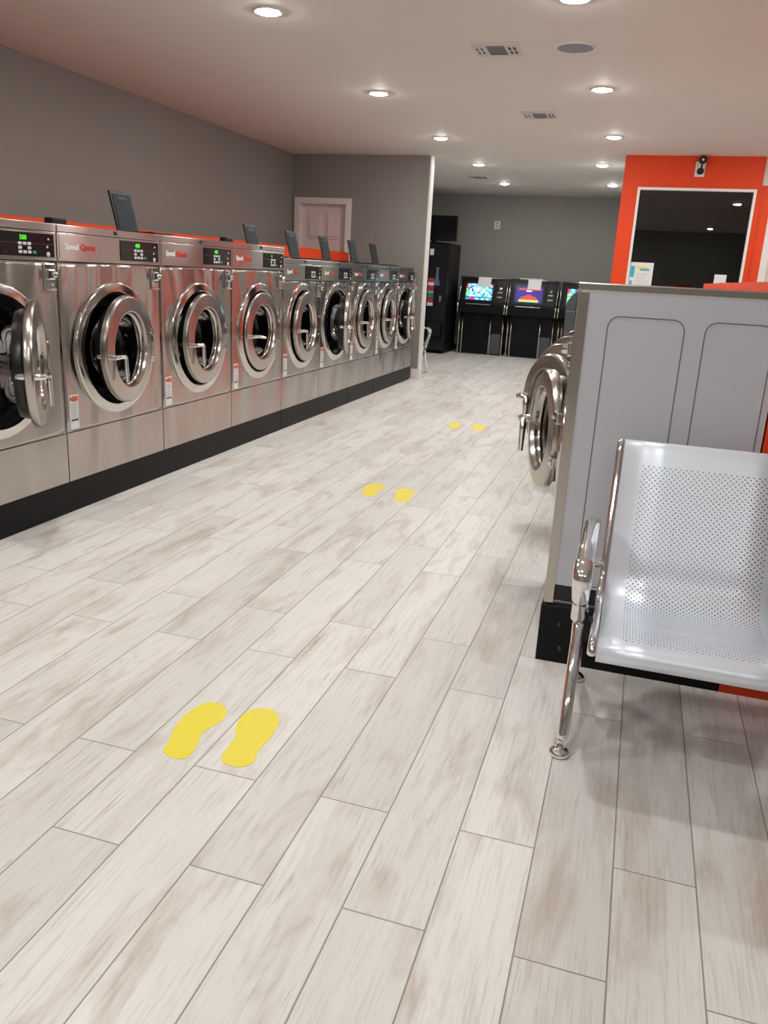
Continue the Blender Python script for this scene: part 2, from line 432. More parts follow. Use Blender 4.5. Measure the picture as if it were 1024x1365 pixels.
# ------------------------------------------------------------------ downlights (visible ones, plus unseen ones added to light the room)
LX = [(-2.22, 4.70), (-0.53, 4.68), (-2.24, 6.80), (-0.50, 6.74), (-2.245, 8.95), (-0.49, 8.82), (-2.23, 10.95), (-0.70, 10.86), (-2.245, 13.05), (-0.66, 12.97),
      (-2.22, 2.6), (-0.53, 2.55), (-2.22, 0.5), (-0.53, 0.45), (-2.22, -1.6), (-0.53, -1.6),  # from here on: added lamps, out of view
      (1.25, 4.7), (1.25, 6.8), (1.25, 8.9), (1.25, -1.6)]
lab_l = ['left-column recessed downlight nearest the camera, top left of the photo', 'recessed downlight at the top edge, above the round ceiling speaker',
         'left-column recessed downlight second from the camera', 'right-column recessed downlight just beyond the round ceiling speaker',
         'left-column recessed downlight third from the camera', 'right-column recessed downlight level with the second ceiling vent, third from the camera',
         'left-column recessed downlight just before the farthest small vent', 'right-column recessed downlight beside the orange wall, second from the back wall',
         'left-column recessed downlight closest to the grey back wall', 'right-column recessed downlight closest to the back wall, cut by the orange wall']
def downlight(x, y, label):
    t = thing('recessed_downlight', label, 'ceiling light', (x, y, ZC), 0, 'recessed round ceiling downlights')
    MB().lathe([(0.066, 0), (0.066, -0.006), (0.074, -0.009), (0.088, -0.005), (0.090, 0)], axis='Z', seg=40).build('trim_ring', 'lamp_trim', t)
    MB().lathe([(0.0, -0.020), (0.025, -0.0185), (0.048, -0.013), (0.062, -0.006), (0.0665, 0)], axis='Z', seg=40).build('lens', 'lens', t)
    return t
L0 = downlight(LX[0][0], LX[0][1], lab_l[0])
for i, (x, y) in enumerate(LX[1:], 1):
    c = copy_tree(L0); c.location = (x, y, ZC)
    if i < 10: c['label'] = lab_l[i]
    else:
        col_ = 'over the washer aisle' if x < -1 else 'above the camera line' if x < 1 else 'beyond the right washer row'
        row_ = {2.6: 'just ahead of the camera', 2.55: 'just ahead of the camera', 0.5: 'straight overhead', 0.45: 'straight overhead', -1.6: 'behind the camera',
                4.7: 'level with the nearest visible lamps', 6.8: 'level with the second visible lamps', 8.9: 'level with the third visible lamps'}[y]
        c['label'] = 'added ceiling downlight %s, %s' % (col_, row_); c['group'] = 'added downlights outside the frame'

# ------------------------------------------------------------------ washers
def washer(Wd, Hb, D, name, label, theta, lever=90, readout='', left=True, lid_open=None, sticker=True, R=0.285, dz=0.655, side_panels=False,
           loc=(0, 0, 0), rz=0.0, group='stainless washers along the left wall', low=0.258, ctrl=0.17, strip=0.036, ddx=0.0):
    """front faces -Y locally; z=0 is the bottom of the cabinet"""
    t = thing(name, label, 'washing machine', loc, rz, group)
    hw = Wd/2 - 0.003; zc = Hb-ctrl; bo = R+0.065; bi = R+0.012
    # cabinet shell, open to the front (closed by the front panels)
    cb = MB(); mi = 1 if side_panels else 0
    cb.box(-hw, -hw+0.012, 0.004, D, 0.0 if not side_panels else 0.075, Hb-0.02, mi=mi); cb.box(hw-0.012, hw, 0.004, D, 0.0 if not side_panels else 0.075, Hb-0.02, mi=mi)
    cb.box(-hw+0.012, hw-0.012, D-0.012, D, 0, Hb-0.02, mi=mi); cb.box(-hw+0.012, hw-0.012, 0.004, D-0.012, 0, 0.012)
    if side_panels:
        cb.box(-hw, -hw+0.012, -0.004, 0.028, 0.006, Hb-0.03); cb.box(hw-0.003, hw+0.003, -0.004, 0.028, 0.006, Hb-0.03)
        cb.box(-hw+0.02, hw-0.02, 0.03, D-0.02, 0.0, 0.075, mi=2)
    cb.build('cabinet', ['ring' if side_panels else 'steel_flat', 'side', 'rubber'], t)
    if side_panels:
        for x0, x1 in ((0.095, 0.325), (0.385, D-0.02)):
            # pressed panel outlines in the cabinet's side wall
            g = MB(); g.rrect_line(x0, x1, 0.085, Hb-0.098, 0.035, 0.0028, 0.0, 0.0010)
            o = g.build('pressed_panel_line', 'side_seam', t, loc=(hw, 0, 0), rot=(0, 0, PI/2))
    # front main panel with a round hole
    z0, z1 = low, zc-0.004
    bm = bmesh.new(); N_ = 96; rr = (bo+bi)/2
    rings = []
    import itertools
    for j in range(9):
        ring = []
        f = j/8.0
        for k in range(N_):
            a = 2*PI*k/N_; ca, sa = math.cos(a), math.sin(a)
            ix, iz = ddx+rr*ca, dz+rr*sa
            tx = (hw/abs(ca)) if abs(ca) > 1e-9 else 1e9
            tz = ((z1-dz)/sa if sa > 0 else (z0-dz)/sa) if abs(sa) > 1e-9 else 1e9
            tt = min(tx, tz); ox, oz = tt*ca, dz+tt*sa
            ring.append(bm.verts.new((ix+(ox-ix)*f, 0, iz+(oz-iz)*f)))
        rings.append(ring)
    # snap four outer verts onto the corners
    for cx, cz in ((hw, z0), (hw, z1), (-hw, z0), (-hw, z1)):
        v = min(rings[-1], key=lambda q: (q.co.x-cx)**2+(q.co.z-cz)**2); v.co.x = cx; v.co.z = cz
    for a, b in zip(rings, rings[1:]):
        for k in range(N_):
            f = bm.faces.new((a[k], b[k], b[(k+1) % N_], a[(k+1) % N_])); f.smooth = True
    n = len(rings[-1]); back = [bm.verts.new((v.co.x, 0.006, v.co.z)) for v in rings[-1]]
    for k in range(n): bm.faces.new((rings[-1][k], back[k], back[(k+1) % n], rings[-1][(k+1) % n]))
    q = MB(); q.bm.free(); q.bm = bm
    q.build('front_panel', 'steel', t)
    MB().box(-hw, hw, 0.0, 0.012, 0.0, low-0.004, bev=0.002).build('lower_panel', 'steel', t)
    MB().box(-hw+0.01, hw-0.01, 0.008, 0.013, low-0.008, low+0.004).build('panel_gap', 'seam', t)
    MB().box(-hw-0.001, hw+0.001, -0.010, D+0.0, Hb-strip, Hb, bev=0.004).build('worktop', 'ring' if side_panels else 'steel_flat', t)
    # control panel
    cp = MB(); cp.box(-hw, hw, -0.006, 0.03, zc, Hb-strip-0.002, bev=0.003)
    cp.box(-hw+0.014, hw-0.014, -0.008, -0.005, zc+0.012, Hb-strip-0.010, bev=0.001)
    ctl = cp.build('control_panel', 'steel_flat', t)
    dh0, dh1 = zc+0.016, Hb-strip-0.014; dx0, dx1 = -hw+Wd*0.56, hw-0.022
    if Wd < 0.85: dx0 = -hw+Wd*0.53
    db = MB(); db.box(dx0, dx1, -0.011, -0.008, dh0, dh1, bev=0.001); disp = db.build('display_board', 'display', ctl)
    lab(disp, 'black glossy display board')
    MB().box(dx0+0.005, dx1-0.005, -0.0116, -0.011, (dh0+dh1)/2+0.004, (dh0+dh1)/2+0.006).build('display_line', 'line_red', ctl)
    if readout:
        lab(text_obj('digital_readout', readout, 0.030, 'led', ctl, (dx0+(dx1-dx0)*0.37, -0.0115, dh1-0.032), bold=0.0), 'green lit digits')
    bx = dx0+(dx1-dx0)*0.34; bz = dh0+0.012
    for r_ in range(3):
        for c_ in range(3):
            if r_ == 1 and c_ == 1: continue
            MB().box(bx+c_*0.030, bx+c_*0.030+0.022, -0.014, -0.011, bz+r_*0.0185, bz+r_*0.0185+0.013, bev=0.002).build('keypad_button', 'button', ctl)
    lab(MB().box(bx+0.092, bx+0.114, -0.014, -0.011, bz, bz+0.013, bev=0.002).build('start_button', 'green', ctl), 'green start button')
    for kx, kz, ww in ((dx1-0.045, dh0+0.012, 0.022), (dx1-0.050, dh0+0.045, 0.010), (dx1-0.040, dh1-0.024, 0.009)):
        MB().lathe([(0, -0.0135), (ww/2, -0.0135), (ww/2, -0.011)], (kx, 0, kz), seg=16).build('indicator_lamp', 'button', ctl)
    lx = -hw+0.055; lz = (dh0+dh1)/2+0.0
    t1 = text_obj('brand_lettering', 'Speed', 0.042, 'logo_white', ctl, (lx, -0.0085, lz-0.012), bold=0.0012)
    lab(t1, 'white raised lettering')
    t2 = text_obj('brand_lettering', 'Queen', 0.042, 'logo_red', ctl, (lx+0.118, -0.0085, lz-0.012), bold=0.0012)
    lab(t2, 'red raised lettering')
    MB().lathe([(0, -0.016), (0.009, -0.016), (0.011, -0.010)], (Wd*0.02, 0, Hb-strip/2), seg=20).build('lid_lock', 'black', t)
    # door surround, gasket, drum
    MB().lathe([(bo, 0.0), (bo, -0.009), (bo-0.001, -0.0105), (bo-0.006, -0.0145), (bo-0.009, -0.0152), (bi+0.008, -0.0205), (bi+0.005, -0.021), (bi+0.001, -0.019), (bi, -0.015), (bi, 0.05)], (ddx, 0, dz)).build('door_surround', 'polished', t, smooth_angle=28)
    MB().lathe([(bi, 0.012), (bi-0.03, 0.022), (bi-0.045, 0.045), (bi-0.05, 0.085), (bi-0.075, 0.09), (bi-0.078, 0.15)], (ddx, 0, dz)).build('gasket', 'rubber', t, smooth_angle=40)
    dr = MB(); dp = min(0.46, D-0.12)
    pr = [(bi-0.075, 0.10), (bi-0.055, 0.11)]
    for k in range(6):
        y = 0.13+k*(dp-0.16)/6; pr += [(bi-0.055, y), (bi-0.062, y+0.008), (bi-0.055, y+0.016)]
    pr += [(bi-0.055, dp), (0.10, dp+0.02), (0.0, dp+0.02)]
    dr.lathe(pr, (ddx, 0, dz)); dr.build('drum', 'drum', t)
    # door hinged on the right
    dpiv = (ddx+R+0.002, -0.012, dz)
    dd = MB()
    ri = R*0.69
    dd.lathe([(R-0.012, 0.008), (R-0.002, 0.006), (R, 0.0), (R, -0.018), (R-0.001, -0.021), (R-0.007, -0.028), (R-0.012, -0.0296), (R-0.015, -0.030), (ri+0.012, -0.0355), (ri+0.008, -0.0358), (ri+0.002, -0.034), (ri-0.003, -0.02),
              (ri-0.006, 0.012), (ri-0.004, 0.030), (ri+0.03, 0.030)], (-R, 0, 0), close=True)
    door = dd.build('door', 'ring', t, smooth_angle=22, loc=dpiv, rot=(0, 0, math.radians(theta)))
    MB().lathe([(ri+0.045, 0.006), (ri+0.045, 0.035), (ri+0.036, 0.060), (ri+0.02, 0.062), (ri+0.012, 0.028)], (-R, 0, 0), close=True).build('door_gasket', 'rubber', door, smooth_angle=35)
    MB().lathe([(ri-0.006, 0.008), (ri-0.010, 0.03), (ri-0.016, 0.09), (ri-0.030, 0.125), (ri-0.07, 0.140), (0.0, 0.146)], (-R, 0, 0)).build('door_window', 'glass', door)
    MB().lathe([(ri-0.0065, -0.018), (ri-0.012, 0.0), (ri-0.013, 0.028), (ri-0.0065, 0.029)], (-R, 0, 0), close=True).build('window_rim', 'polished', door)
    hx = -2*R+0.036; hzz = 0.006 if side_panels else -0.022
    hb = MB()
    hb.tube([(hx, 0.052, hzz), (hx, 0.045, hzz), (hx, 0.030, hzz), (hx, -0.032, hzz), (hx, -0.06, hzz), (hx, -0.075, hzz)], [0.004, 0.012, 0.014, 0.015, 0.014, 0.010], 14)
    lr = math.radians(lever)
    e = 0.088
    A = Vector((hx, -0.062, hzz)); B = A+Vector((e, -0.012, 0)); dirv = Vector((math.cos(lr)*0.3, -math.cos(lr), -math.sin(lr))).normalized()
    C_ = B+dirv*((0.11 if side_panels else 0.135) if lever > 45 else 0.05)
    hb.tube([A-Vector((0.012, 0, 0)), A, A+(B-A)*0.5, A+(B-A)*0.9, B+dirv*0.008, B+dirv*0.03, B+(C_-B)*0.6, C_], [0.008, 0.0135, 0.0115, 0.012, 0.0125, 0.0120, 0.0105, 0.009], 12)
    hb.build('door_handle', 'chrome', door, smooth_angle=60)
    for sz in (-0.075, 0.075):
        hg = MB(); hg.box(-0.045, 0.022, -0.030, -0.004, sz-0.020, sz+0.020, bev=0.006)
        for a in (-0.033, -0.012):
            hg.lathe([(0, -0.036), (0.005, -0.035), (0.006, -0.029)], (a, 0, sz), seg=10)
        hg.build('hinge', 'polished', door)
    # coin lock
    cx = hw-0.062; cz = zc-0.075
    ck = MB(); ck.box(cx-0.033, cx+0.033, -0.010, 0.0, cz-0.062, cz+0.062, bev=0.003)
    ck.box(cx-0.028, cx+0.024, -0.024, -0.008, cz-0.012, cz+0.036, bev=0.006)
    ck.box(cx-0.033, cx+0.033, -0.020, -0.008, cz-0.062, cz-0.054, bev=0.002)
    MB().box(cx-0.027, cx-0.008, -0.0265, -0.022, cz-0.004, cz+0.030, bev=0.003).build('coin_recess', 'black', t)
    coin = ck.build('coin_slot', 'chrome', t)
    MB().lathe([(0, -0.044), (0.012, -0.044), (0.016, -0.038), (0.019, -0.024), (0.019, -0.02)], (cx+0.004, 0, cz+0.012), seg=24).build('coin_lock', 'polished', coin)
    MB().lathe([(0, -0.018), (0.007, -0.016), (0.008, -0.009)], (cx+0.012, 0, cz-0.036), seg=16).build('coin_return', 'polished', coin)
    MB().box(cx-0.02, cx-0.004, -0.0115, -0.0095, cz+0.042, cz+0.054).build('coin_slit', 'black', coin)
    if sticker:
        sx = -hw+0.030; sw = 0.068; s0, s1 = low+0.012, low+0.188
        st = MB().box(sx, sx+sw, -0.0012, 0, s0, s1).build('warning_label', 'paper', t); lab(st, 'white paper warning sticker with an orange header')
        MB().box(sx+0.018, sx+sw-0.004, -0.002, -0.0012, s1-0.034, s1-0.008).build('label_header', 'orange_print', st)
        MB().box(sx+0.003, sx+0.014, -0.002, -0.0012, s1-0.028, s1-0.012).build('label_symbol', 'black', st)
        tl = MB()
        for k in range(12):
            tl.box(sx+0.006, sx+sw-0.006-random.random()*0.02, -0.0018, -0.0012, s1-0.046-k*0.0075, s1-0.0435-k*0.0075)
        tl.build('label_text', 'text', st)
        MB().box(sx+0.006, sx+sw-0.006, -0.002, -0.0012, s0+0.042, s0+0.050).build('label_bar', 'black', st)
    # detergent dispenser with a lid on the worktop
    if lid_open is not None:
        u0 = -hw+0.095; u1 = u0+0.215; yb = 0.335
        hh = 0.016 if lid_open else -0.008
        sp = MB(); sp.box(u0, u1, 0.095, yb, Hb-0.020, Hb+hh, bev=0.004)
        so = sp.build('soap_dispenser', 'plastic', t)
        ld = MB(); L_ = 0.232
        ld.box(0, u1-u0, -L_, 0, 0.0, 0.012, bev=0.003)                       # lid lying forward from its hinge
        ld.box(0.018, u1-u0-0.018, -L_+0.018, -0.010, -0.0025, 0.0, mi=1)
        ld.box(0.014, u1-u0-0.014, -L_+0.014, -0.010, 0.012, 0.0145, mi=1)
        ld.box(0.060, u1-u0-0.060, -L_+0.032, -L_+0.048, -0.004, 0.0165, mi=0)
        lid = ld.build('dispenser_lid', ['plastic', 'slate'], so, loc=(u0, yb, Hb+hh+0.002), rot=(math.radians(-104) if lid_open else 0, 0, 0))
        lab(lid, 'dark slate lid with a grip slot standing open' if lid_open else 'dark lid lying shut')
        if not lid_open:
            MB().box(u0+0.015, u0+0.125, 0.10, 0.15, Hb+0.004, Hb+0.034, bev=0.007).build('lid_grip', 'plastic', so)
    return t

ord_l = ['large washer cut by the left edge, door swung widest open, green digits 500',
         'large washer second from the left edge, door ajar, soap lid shut, green readout',
         'large washer third from the left edge, door slightly ajar, tall open soap lid',
         'last of the four tall washers, door shut with its handle pointing out',
         'smaller washer right after the step down in height, door slightly ajar',
         'smaller washer second after the step down, door swung wide open edge-on',
         'smaller washer third after the step down, door slightly ajar',
         'smaller washer next to the last one by the white wall trim, door slightly ajar',
         'last washer of the left row beside the white wall trim, door open']
XF = -2.73
edges_big = [2.545, 3.444, 4.343, 5.236, 6.10]
edges_small = [6.10, 6.915, 7.715, 8.545, 9.295, 10.06]
th = [33, 9, 4, 0, 3, 17, 1.5, 3, 10]
rd = ['500', '400', '400', '4', '', '', '', '', '']
lid = [None, False, True, False, True, True, True, True, True]
for i in range(9):
    a, b_ = (edges_big[i], edges_big[i+1]) if i < 4 else (edges_small[i-4], edges_small[i-3])
    big = i < 4
    washer(b_-a, 1.271 if big else 1.195, 0.90, 'washing_machine', ord_l[i], th[i], lever=10 if i == 3 else 88, readout=rd[i], lid_open=lid[i],
           loc=(XF, (a+b_)/2, 0.166), rz=PI/2, sticker=(i > 0),
           group='tall stainless washers on the left' if big else 'lower stainless washers on the left')
# plinths
tag(MB().box(XF-0.88, XF-0.004, 2.2, 6.098, 0, 0.165, bev=0.003).build('washer_plinth', 'plinth'), 'long black plinth under the four large washers on the left', 'plinth', 'black plinths under the left washers')
pl = ['black plinth under the first smaller washer after the height step', 'black plinth under the smaller washer whose door stands edge-on',
      'black plinth under the third of the smaller washers', 'black plinth under the next to last washer on the left', 'black plinth under the last washer by the white wall trim']
for i in range(5):
    tag(MB().box(XF-0.88, XF-0.004, edges_small[i]+0.002, edges_small[i+1]-0.002, 0, 0.165, bev=0.003).build('washer_plinth', 'plinth'), pl[i], 'plinth', 'black plinths under the left washers')

# right-hand row (faces the aisle, seen from its end)
RP = 0.682
rl = ['nearest washer of the right row, grey enamel side behind the silver bench, door ajar',
      'second washer of the right row, its ajar door showing above and behind the nearest door',
      'third washer of the right row, chrome door rim just beyond the second door',
      'fourth washer of the right row, mostly hidden behind the nearer ones',
      'fifth washer of the right row, hidden behind the nearer ones', 'farthest washer of the right row, hidden behind the nearer ones']
tr = [18.5, 36, 44, 48, 50, 40]
for i in range(6):
    washer(RP-0.004, 1.088, 0.60, 'washing_machine', rl[i], tr[i], lid_open=None, R=0.215, dz=0.568, side_panels=True, sticker=False,
           loc=(-0.196, 2.712+RP*(i+0.5), 0.212), rz=-PI/2, group='washers of the right row', low=0.24, ctrl=0.15, strip=0.026, ddx=0.052)
rp = MB(); rp.box(-0.206, 0.405, 2.70, 2.712+RP*6, 0, 0.210, bev=0.002)
rpl = tag(rp.build('washer_plinth', 'plinth'), 'black plinth under the right row of washers, behind the bench leg', 'plinth')
for xx, zz in ((-0.135, 0.145), (-0.125, 0.055)):
    MB().lathe([(0, -0.004), (0.007, -0.003), (0.009, 0)], (xx, 2.70, zz), seg=16).build('plinth_bolt', 'rubber', rpl)

# ------------------------------------------------------------------ waiting bench
def bench(label, loc, rz, group=None):
    t = thing('waiting_bench', label, 'bench', loc, rz, group)
    # local: faces -Y, left end at x=0, z from the floor; profile (y, z) from seat lip to the top of the back
    prof = smooth_pts([(-0.335, 0, 0.352), (-0.345, 0, 0.374), (-0.332, 0, 0.398), (-0.29, 0, 0.408), (-0.20, 0, 0.402), (-0.10, 0, 0.388), (-0.01, 0, 0.380), (0.05, 0, 0.392),
                       (0.095, 0, 0.435), (0.118, 0, 0.50), (0.150, 0, 0.585), (0.185, 0, 0.68), (0.215, 0, 0.765), (0.240, 0, 0.825), (0.258, 0, 0.838), (0.272, 0, 0.826)], 5)
    P = [(p.x, p.z) for p in prof]
    arc = [0]
    for a, b_ in zip(P, P[1:]): arc.append(arc[-1]+math.hypot(b_[0]-a[0], b_[1]-a[1]))
    SW = 0.50; pitch_s = 0.53
    for sidx in range(3):
        x0 = 0.0+sidx*pitch_s
        bm = bmesh.new(); uvl = bm.loops.layers.uv.new('UVMap')
        nx = 4; grid = [[bm.verts.new((x0+SW*i/nx, y, z)) for i in range(nx+1)] for (y, z) in P]
        for j in range(len(P)-1):
            for i in range(nx):
                f = bm.faces.new((grid[j][i], grid[j][i+1], grid[j+1][i+1], grid[j+1][i])); f.smooth = True
                for lp, (ii, jj) in zip(f.loops, ((i, j), (i+1, j), (i+1, j+1), (i, j+1))):
                    lp[uvl].uv = (SW*ii/nx, arc[jj])
        me = bpy.data.meshes.new('perforated_seat'); bm.to_mesh(me); bm.free(); me.materials.append(MAT['perf'])
        so = bpy.data.objects.new('perforated_seat', me); COL.objects.link(so); so.parent = t
        md = so.modifiers.new('sheet', 'SOLIDIFY'); md.thickness = 0.0009; md.offset = 0
        # chrome side frames following the sheet
        for xs in (x0-0.022, x0+SW):
            sf = MB(); mid = []
            for j, (y, z) in enumerate(P):
                a = P[max(j-1, 0)]; b_ = P[min(j+1, len(P)-1)]
                tx, tz = b_[0]-a[0], b_[1]-a[1]; l = math.hypot(tx, tz) or 1
                if j < 4 or j > len(P)-5: continue
                mid.append((xs+0.011, y-(tz/l)*-0.011, z+(-tx/l)*0.011))
            sf.tube(mid, 0.0135, 12, flat=(0.95, 1.1))
            sf.build('seat_frame', 'chrome', t, smooth_angle=50)
    MB().box(-0.075, 0.53*3-0.03+0.055, -0.028, 0.028, 0.268, 0.328, bev=0.005).build('beam', 'plastic', t)
    for xs in (-0.060, 0.53*3-0.03+0.040):
        # arched leg casting: hub, front leg, rear leg, feet
        lg = MB()
        fr = smooth_pts([(xs, -0.010, 0.345), (xs, -0.045, 0.325), (xs, -0.085, 0.270), (xs, -0.150, 0.165), (xs-0.004, -0.222, 0.060), (xs-0.005, -0.236, 0.040)], 5)
        lg.tube(fr, [0.030-0.018*(k/(len(fr)-1)) for k in range(len(fr))], 14, flat=(0.75, 1.0))
        re = smooth_pts([(xs, 0.0, 0.335), (xs, 0.045, 0.320), (xs, 0.085, 0.265), (xs, 0.160, 0.150), (xs+0.004, 0.232, 0.060), (xs+0.004, 0.246, 0.040)], 5)
        lg.tube(re, [0.030-0.018*(k/(len(re)-1)) for k in range(len(re))], 14, flat=(0.75, 1.0))
        lg.tube([(xs, -0.078, 0.290), (xs, -0.081, 0.284), (xs, -0.086, 0.275), (xs, -0.228, 0.060), (xs-0.002, -0.232, 0.050), (xs-0.002, -0.236, 0.036)], [0.007, 0.0135, 0.0175, 0.0175, 0.015, 0.010], 16)
        lg.tube([(xs, 0.078, 0.290), (xs, 0.081, 0.284), (xs, 0.086, 0.275), (xs, 0.237, 0.066), (xs+0.002, 0.240, 0.060), (xs+0.002, 0.242, 0.052)], [0.007, 0.0135, 0.0175, 0.0175, 0.015, 0.010], 16)
        lo = lg.build('leg', 'chrome', t, smooth_angle=50)
        for yy in (-0.240, 0.250):
            MB().lathe([(0, 0.0), (0.026, 0.0), (0.030, 0.005), (0.029, 0.014), (0.020, 0.021), (0.010, 0.024), (0.009, 0.05)], (xs-0.004 if yy < 0 else xs+0.004, yy, 0), axis='Z', seg=28).build('foot_glide', 'chrome', lo)
        # arm rest loop
        ar = MB()
        ap = smooth_pts([(xs, 0.118, 0.560), (xs, 0.085, 0.606), (xs, 0.030, 0.618), (xs, -0.08, 0.612), (xs, -0.19, 0.600), (xs, -0.262, 0.578), (xs, -0.282, 0.540), (xs, -0.255, 0.495),
                         (xs, -0.200, 0.455), (xs, -0.130, 0.405), (xs, -0.070, 0.360), (xs, -0.02, 0.330)], 5)
        nn = len(ap); rads = []
        for k in range(nn):
            f = k/(nn-1); rads.append(0.022 if f < 0.42 else 0.026-0.004*min(1, (f-0.42)/0.2) if f < 0.7 else 0.020+0.009*(f-0.7)/0.3)
        ar.tube(ap, rads, 14, flat=(1.05, 0.72))
        bk = smooth_pts([(xs, 0.10, 0.585), (xs, 0.128, 0.545), (xs, 0.135, 0.50), (xs, 0.115, 0.44), (xs, 0.07, 0.38), (xs, 0.02, 0.335)], 5)
        ar.tube(bk, 0.013, 12)
        ao = ar.build('arm_rest', 'chrome', t, smooth_angle=50)
        sgn = 1 if xs < 0.1 else -1
        MB().tube([(xs, 0.12, 0.47), (xs+sgn*0.045, 0.12, 0.47), (xs+sgn*0.052, 0.12, 0.47)], [0.013, 0.016, 0.010], 18).build('arm_bolt', 'chrome', ao, smooth_angle=40)
    return t
B0 = bench('perforated silver bench with chrome armrest at the right edge, before the grey washer side', (0.0, 2.352, 0), 0, 'perforated silver waiting benches')
B1 = copy_tree(B0); B1.location = (-2.775, 10.63, 0); B1.rotation_euler = (0, 0, PI)
B1['label'] = 'distant chrome-armed bench peeking out from behind the white wall trim'

# ------------------------------------------------------------------ yellow footprints
Lp = [(-1.106, 1.717), (-1.068, 1.693), (-1.027, 1.71), (-1.036, 1.783), (-1.050, 1.839), (-1.030, 1.915), (-1.050, 1.976), (-1.092, 1.999), (-1.130, 1.975), (-1.146, 1.892), (-1.134, 1.81), (-1.117, 1.765)]
Rp = [(-0.942, 1.743), (-0.915, 1.720), (-0.876, 1.722), (-0.852, 1.752), (-0.862, 1.812), (-0.860, 1.897), (-0.876, 1.977), (-0.913, 2.022), (-0.958, 2.019), (-0.989, 1.970), (-0.976, 1.895), (-0.955, 1.850), (-0.950, 1.800)]
fl_ = [('left', 0, 0, 'yellow left shoe-print sticker on the floor nearest the camera'), ('right', 0, 0, 'yellow right shoe-print sticker on the floor nearest the camera'),
       ('left', -0.372, 2.80, 'yellow left shoe-print sticker of the middle pair on the floor'), ('right', -0.330, 2.745, 'yellow right shoe-print sticker of the middle pair on the floor'),
       ('left', -0.405, 5.29, 'yellow left shoe-print sticker of the farthest pair on the floor'), ('right', -0.362, 5.29, 'yellow right shoe-print sticker of the farthest pair on the floor')]
for k, dx, dy, lb in fl_:
    pts = smooth_pts([(x+dx, y+dy, 0.0) for x, y in (Lp if k == 'left' else Rp)], 6, True)
    cx = sum(p.x for p in pts)/len(pts); cyy = sum(p.y for p in pts)/len(pts)
    s_ = MB().poly([(p.x-cx, p.y-cyy, 0.0002) for p in pts], (0, 0, 0.0008)).build('footprint_sticker', 'yellow', loc=(cx, cyy, 0))
    tag(s_, lb, 'floor sticker', 'yellow footprint stickers')

